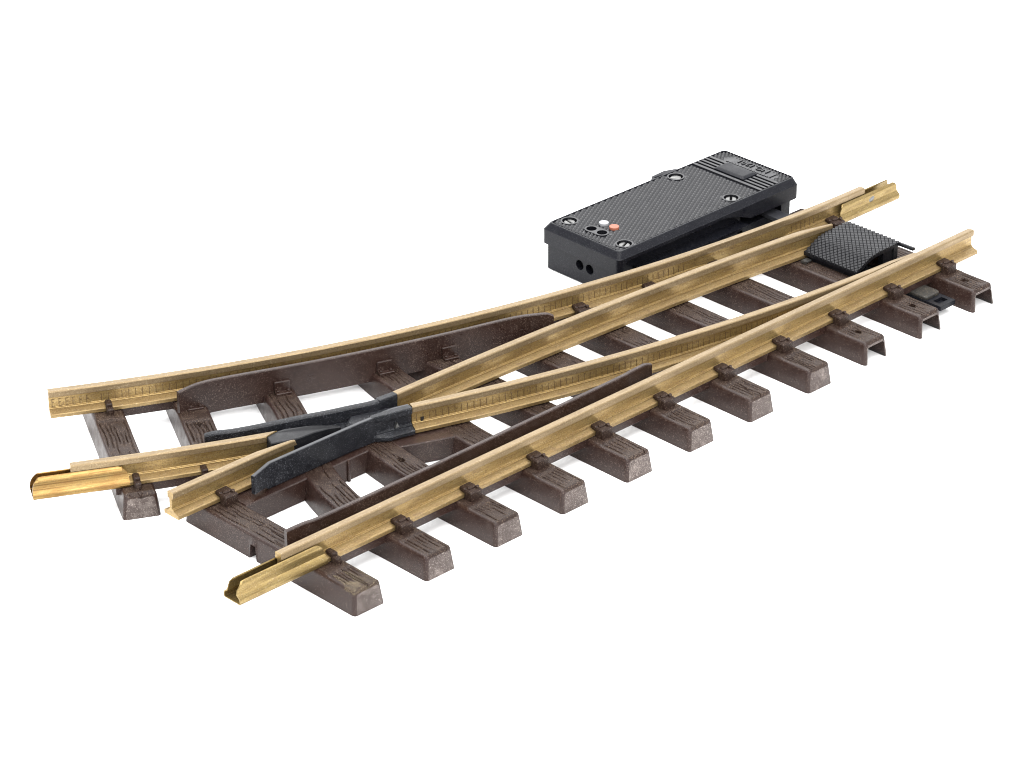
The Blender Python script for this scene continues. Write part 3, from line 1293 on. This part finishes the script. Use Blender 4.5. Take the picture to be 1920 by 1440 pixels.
def scl(e, poly):
    cx, cy = (X0 + X1) / 2, (Y0 + Y1) / 2
    return [(cx + (x - cx) * (1 - (e if x < cx else e * .45) / ((X1 - X0) / 2)), cy + (y - cy) * (1 - e / ((Y1 - Y0) / 2))) for x, y in poly]


mb = MB()
zb = [skirt(x, y) for x, y in outer]
mb.loft([(scl(1.9, outer), [z + .05 for z in zb]), (outer, zb), (outer, [max(z + .4, ZE) for z in zb]), (scl(.25, outer), ZE + .25),
         (scl(1.5, outer), ZR - .15), (scl(1.7, outer), ZR), (scl(2.1, outer), ZR), (scl(2.15, outer), ZP - .05)], 1, False)
# plate with holes
SC = [(208.5, 72.7), (208.7, 47.4), (259.7, 72.7), (260.3, 47.6)]
HO = [(208.9, 62.8), (209.2, 58.2)]
holes = [circ(x, y, 2.5, 22) for x, y in SC] + [circ(x, y, 1.75, 18) for x, y in HO]
slots = []
for x in (272.6, 274.55, 276.5, 278.45):
    slots.append([(x, 45.2), (x + .95, 45.2), (x + .95, 75.0), (x, 75.0)])
pl = rrect(X0 + 1.9, X1 - .85, Y0 + 1.9, Y1 - 1.9, .4, 3)
mb.plate(pl, holes + slots, ZP - 1.9, ZP, 0, ZP - 1.85)
# smooth rims round the holes
for x, y in SC:
    mb.plate(circ(x, y, 3.05, 26), [circ(x, y, 2.5, 22)], ZP - .1, ZP + .3)
a_ = circ(HO[0][0], HO[0][1], 2.35, 24)
st_poly = [p for p in circ(HO[0][0], HO[0][1], 2.35, 24) if p[1] >= HO[0][1] - .2] + [p for p in circ(HO[1][0], HO[1][1], 2.35, 24) if p[1] <= HO[1][1] + .2]
cxx, cyy = (HO[0][0] + HO[1][0]) / 2, (HO[0][1] + HO[1][1]) / 2
st_poly.sort(key=lambda p: math.atan2(p[1] - cyy, p[0] - cxx))
mb.plate(st_poly, [circ(x, y, 1.75, 18) for x, y in HO], ZP - .1, ZR + .05)
# ribs of the grille
for xa, xb in ((271.3, 272.6), (273.55, 274.55), (275.5, 276.5), (277.45, 278.45), (279.4, 280.7)):
    mb.box(xa, xb, 44.2, 75.8, ZP - .1, ZR + .1, 0, .12)
# pyramids of the knurled field
def pyramids(xa, xb, ya, yb, px, py, h, avoid):
    ni, nj = int((xb - xa) / px * 2) + 1, int((yb - ya) / py * 2) + 1
    for i in range(ni + 1):
        for j in range(nj + 1):
            if (i + j) % 2:
                continue
            cx, cy = xa + i * px / 2, ya + j * py / 2
            if cx > xb + .01 or cy > yb + .01:
                continue
            if any((cx - ax) ** 2 + (cy - ay) ** 2 < ar * ar for ax, ay, ar in avoid):
                continue
            cl = lambda x, y: (min(max(x, xa), xb), min(max(y, ya), yb))
            q = [cl(cx - px / 2, cy), cl(cx, cy - py / 2), cl(cx + px / 2, cy), cl(cx, cy + py / 2)]
            if abs(area2(q)) < .3 * px * py:
                continue
            tp = [(cx + (x - cx) * .28, cy + (y - cy) * .28) for x, y in q]
            mb.add([(x, y, ZP) for x, y in q] + [(x, y, ZP + h) for x, y in tp], [(0, 1, 5, 4), (1, 2, 6, 5), (2, 3, 7, 6), (3, 0, 4, 7), (4, 5, 6, 7)])


avoid = [(x, y, 3.3) for x, y in SC] + [(x, y, 2.7) for x, y in HO] + [(cxx, cyy, 2.4), (214.6, 62.6, 1.2), (214.8, 58.1, 1.2)]
pyramids(203.4, 271.2, 44.5, 75.7, 2.95, 1.56, .40, avoid)
pyramids(280.9, 287.2, 44.5, 75.7, 2.1, 1.56, .45, [(283.5, y / 2, 2.3) for y in range(100, 141)])
lid = mb.build('lid', [BLACK_LID, BLACK_BOX], motor, fix=False)
# button
mb = MB()
bp = rrect(273.2, 280.4, 53.9, 67.6, .5, 3)
mb.loft([(bp, ZR - .3), (bp, ZR + .35), (rrect(274.0, 279.6, 54.7, 66.8, .5, 3), ZR + .85), (rrect(274.5, 279.1, 55.2, 66.3, .5, 3), ZR + .92)])
mb.build('button', BLACK_BOX, lid, smooth=35)
# pads for the number: smooth strip with a row of small triangles
mb = MB()
mb.box(281.0, 286.6, 49.8, 70.4, ZP - .05, ZP + .25)
for q in range(13):
    y = 50.6 + q * 1.5
    mb.prism([(281.1, y - .55), (282.1, y), (281.1, y + .55)], ZP + .2, ZP + .65)
mb.build('number_pad', BLACK_LID, lid)
# raised lettering
cu = bpy.data.curves.new('lettering', 'FONT')
cu.body = 'NO.1201'
cu.size = 3.5 * MM
cu.extrude = .22 * MM
cu.offset = 0.06 * MM
cu.align_x = 'CENTER'
cu.space_character = 1.06
to = bpy.data.objects.new('tmp', cu)
C.objects.link(to)
dg = bpy.context.evaluated_depsgraph_get()
me = bpy.data.meshes.new_from_object(to.evaluated_get(dg))
bpy.data.objects.remove(to)
lt = bpy.data.objects.new('lettering', me)
me.materials.clear()
me.materials.append(BLACK_LID)
C.objects.link(lt)
lt.parent = lid
lt.rotation_euler = (0, 0, math.radians(90))
WORLD[lt] = (285.9, 59.6, ZP + .35)
lt.location = tuple((WORLD[lt][i] - WORLD[lid][i]) * MM for i in range(3))

# screws
def screw(x, y, ang, lab=None):
    mb = MB()
    k = 20
    r, zt = 1.95, ZP - .25
    c, s_ = math.cos(ang), math.sin(ang)
    for sg in (1, -1):
        P = []
        a0 = math.asin(.15)
        for i in range(13):
            t = a0 + (math.pi - 2 * a0) * i / 12
            P.append((r * math.cos(t), sg * r * math.sin(t)))
        if area2(P) < 0:
            P = P[::-1]
        q = inset(P, .2)
        rot_ = lambda pl: [(x + a * c - b_ * s_, y + a * s_ + b_ * c) for a, b_ in pl]
        mb.loft([(rot_(P), ZP - 1.75), (rot_(P), zt - .2), (rot_(q), zt)])
    return mb.build('screw', STEEL, lid, smooth=40)


for (x, y), ang in zip(SC, (1.38, .39, -.65, .73)):
    screw(x + .1, y + .1, ang)
mb = MB()
mb.cyl(214.8, 62.9, 1.65, ZP - .1, ZR + .42, 24, 0, .08)
d_ = mb.build('indicator_dot', WHITE_DOT, lid, smooth=40)
d_['label'] = 'white dot beside the two sockets'
mb = MB()
mb.cyl(215.0, 58.3, 1.65, ZP - .1, ZR + .42, 24, 0, .08)
d_ = mb.build('indicator_dot', RED_DOT, lid, smooth=40)
d_['label'] = 'red dot beside the two sockets'
# lug on the far side
lug = [(257.5, 77), (258.3, 83.0), (260.2, 84.6), (266.5, 85.0), (270.5, 83.4), (273.0, 80.5), (274, 77)]
mb = MB()
mb.plate(lug[::-1] if area2(lug) < 0 else lug, [[(260.0, 83.2), (260.0, 82.2), (263.6, 81.8), (263.6, 82.9)]], 10.8, 13.0, 0, 11.0)
mb.build('mounting_lug', BLACK_BOX, motor, bevel=.3)
# drive bar reaching under the rail
mb = MB()
mb.box(273.6, 279.4, 29.5, 50, 6.4, 7.7, 0, .2)
mb.build('drive_bar', BLACK_SHEEN, motor, bevel=.1)
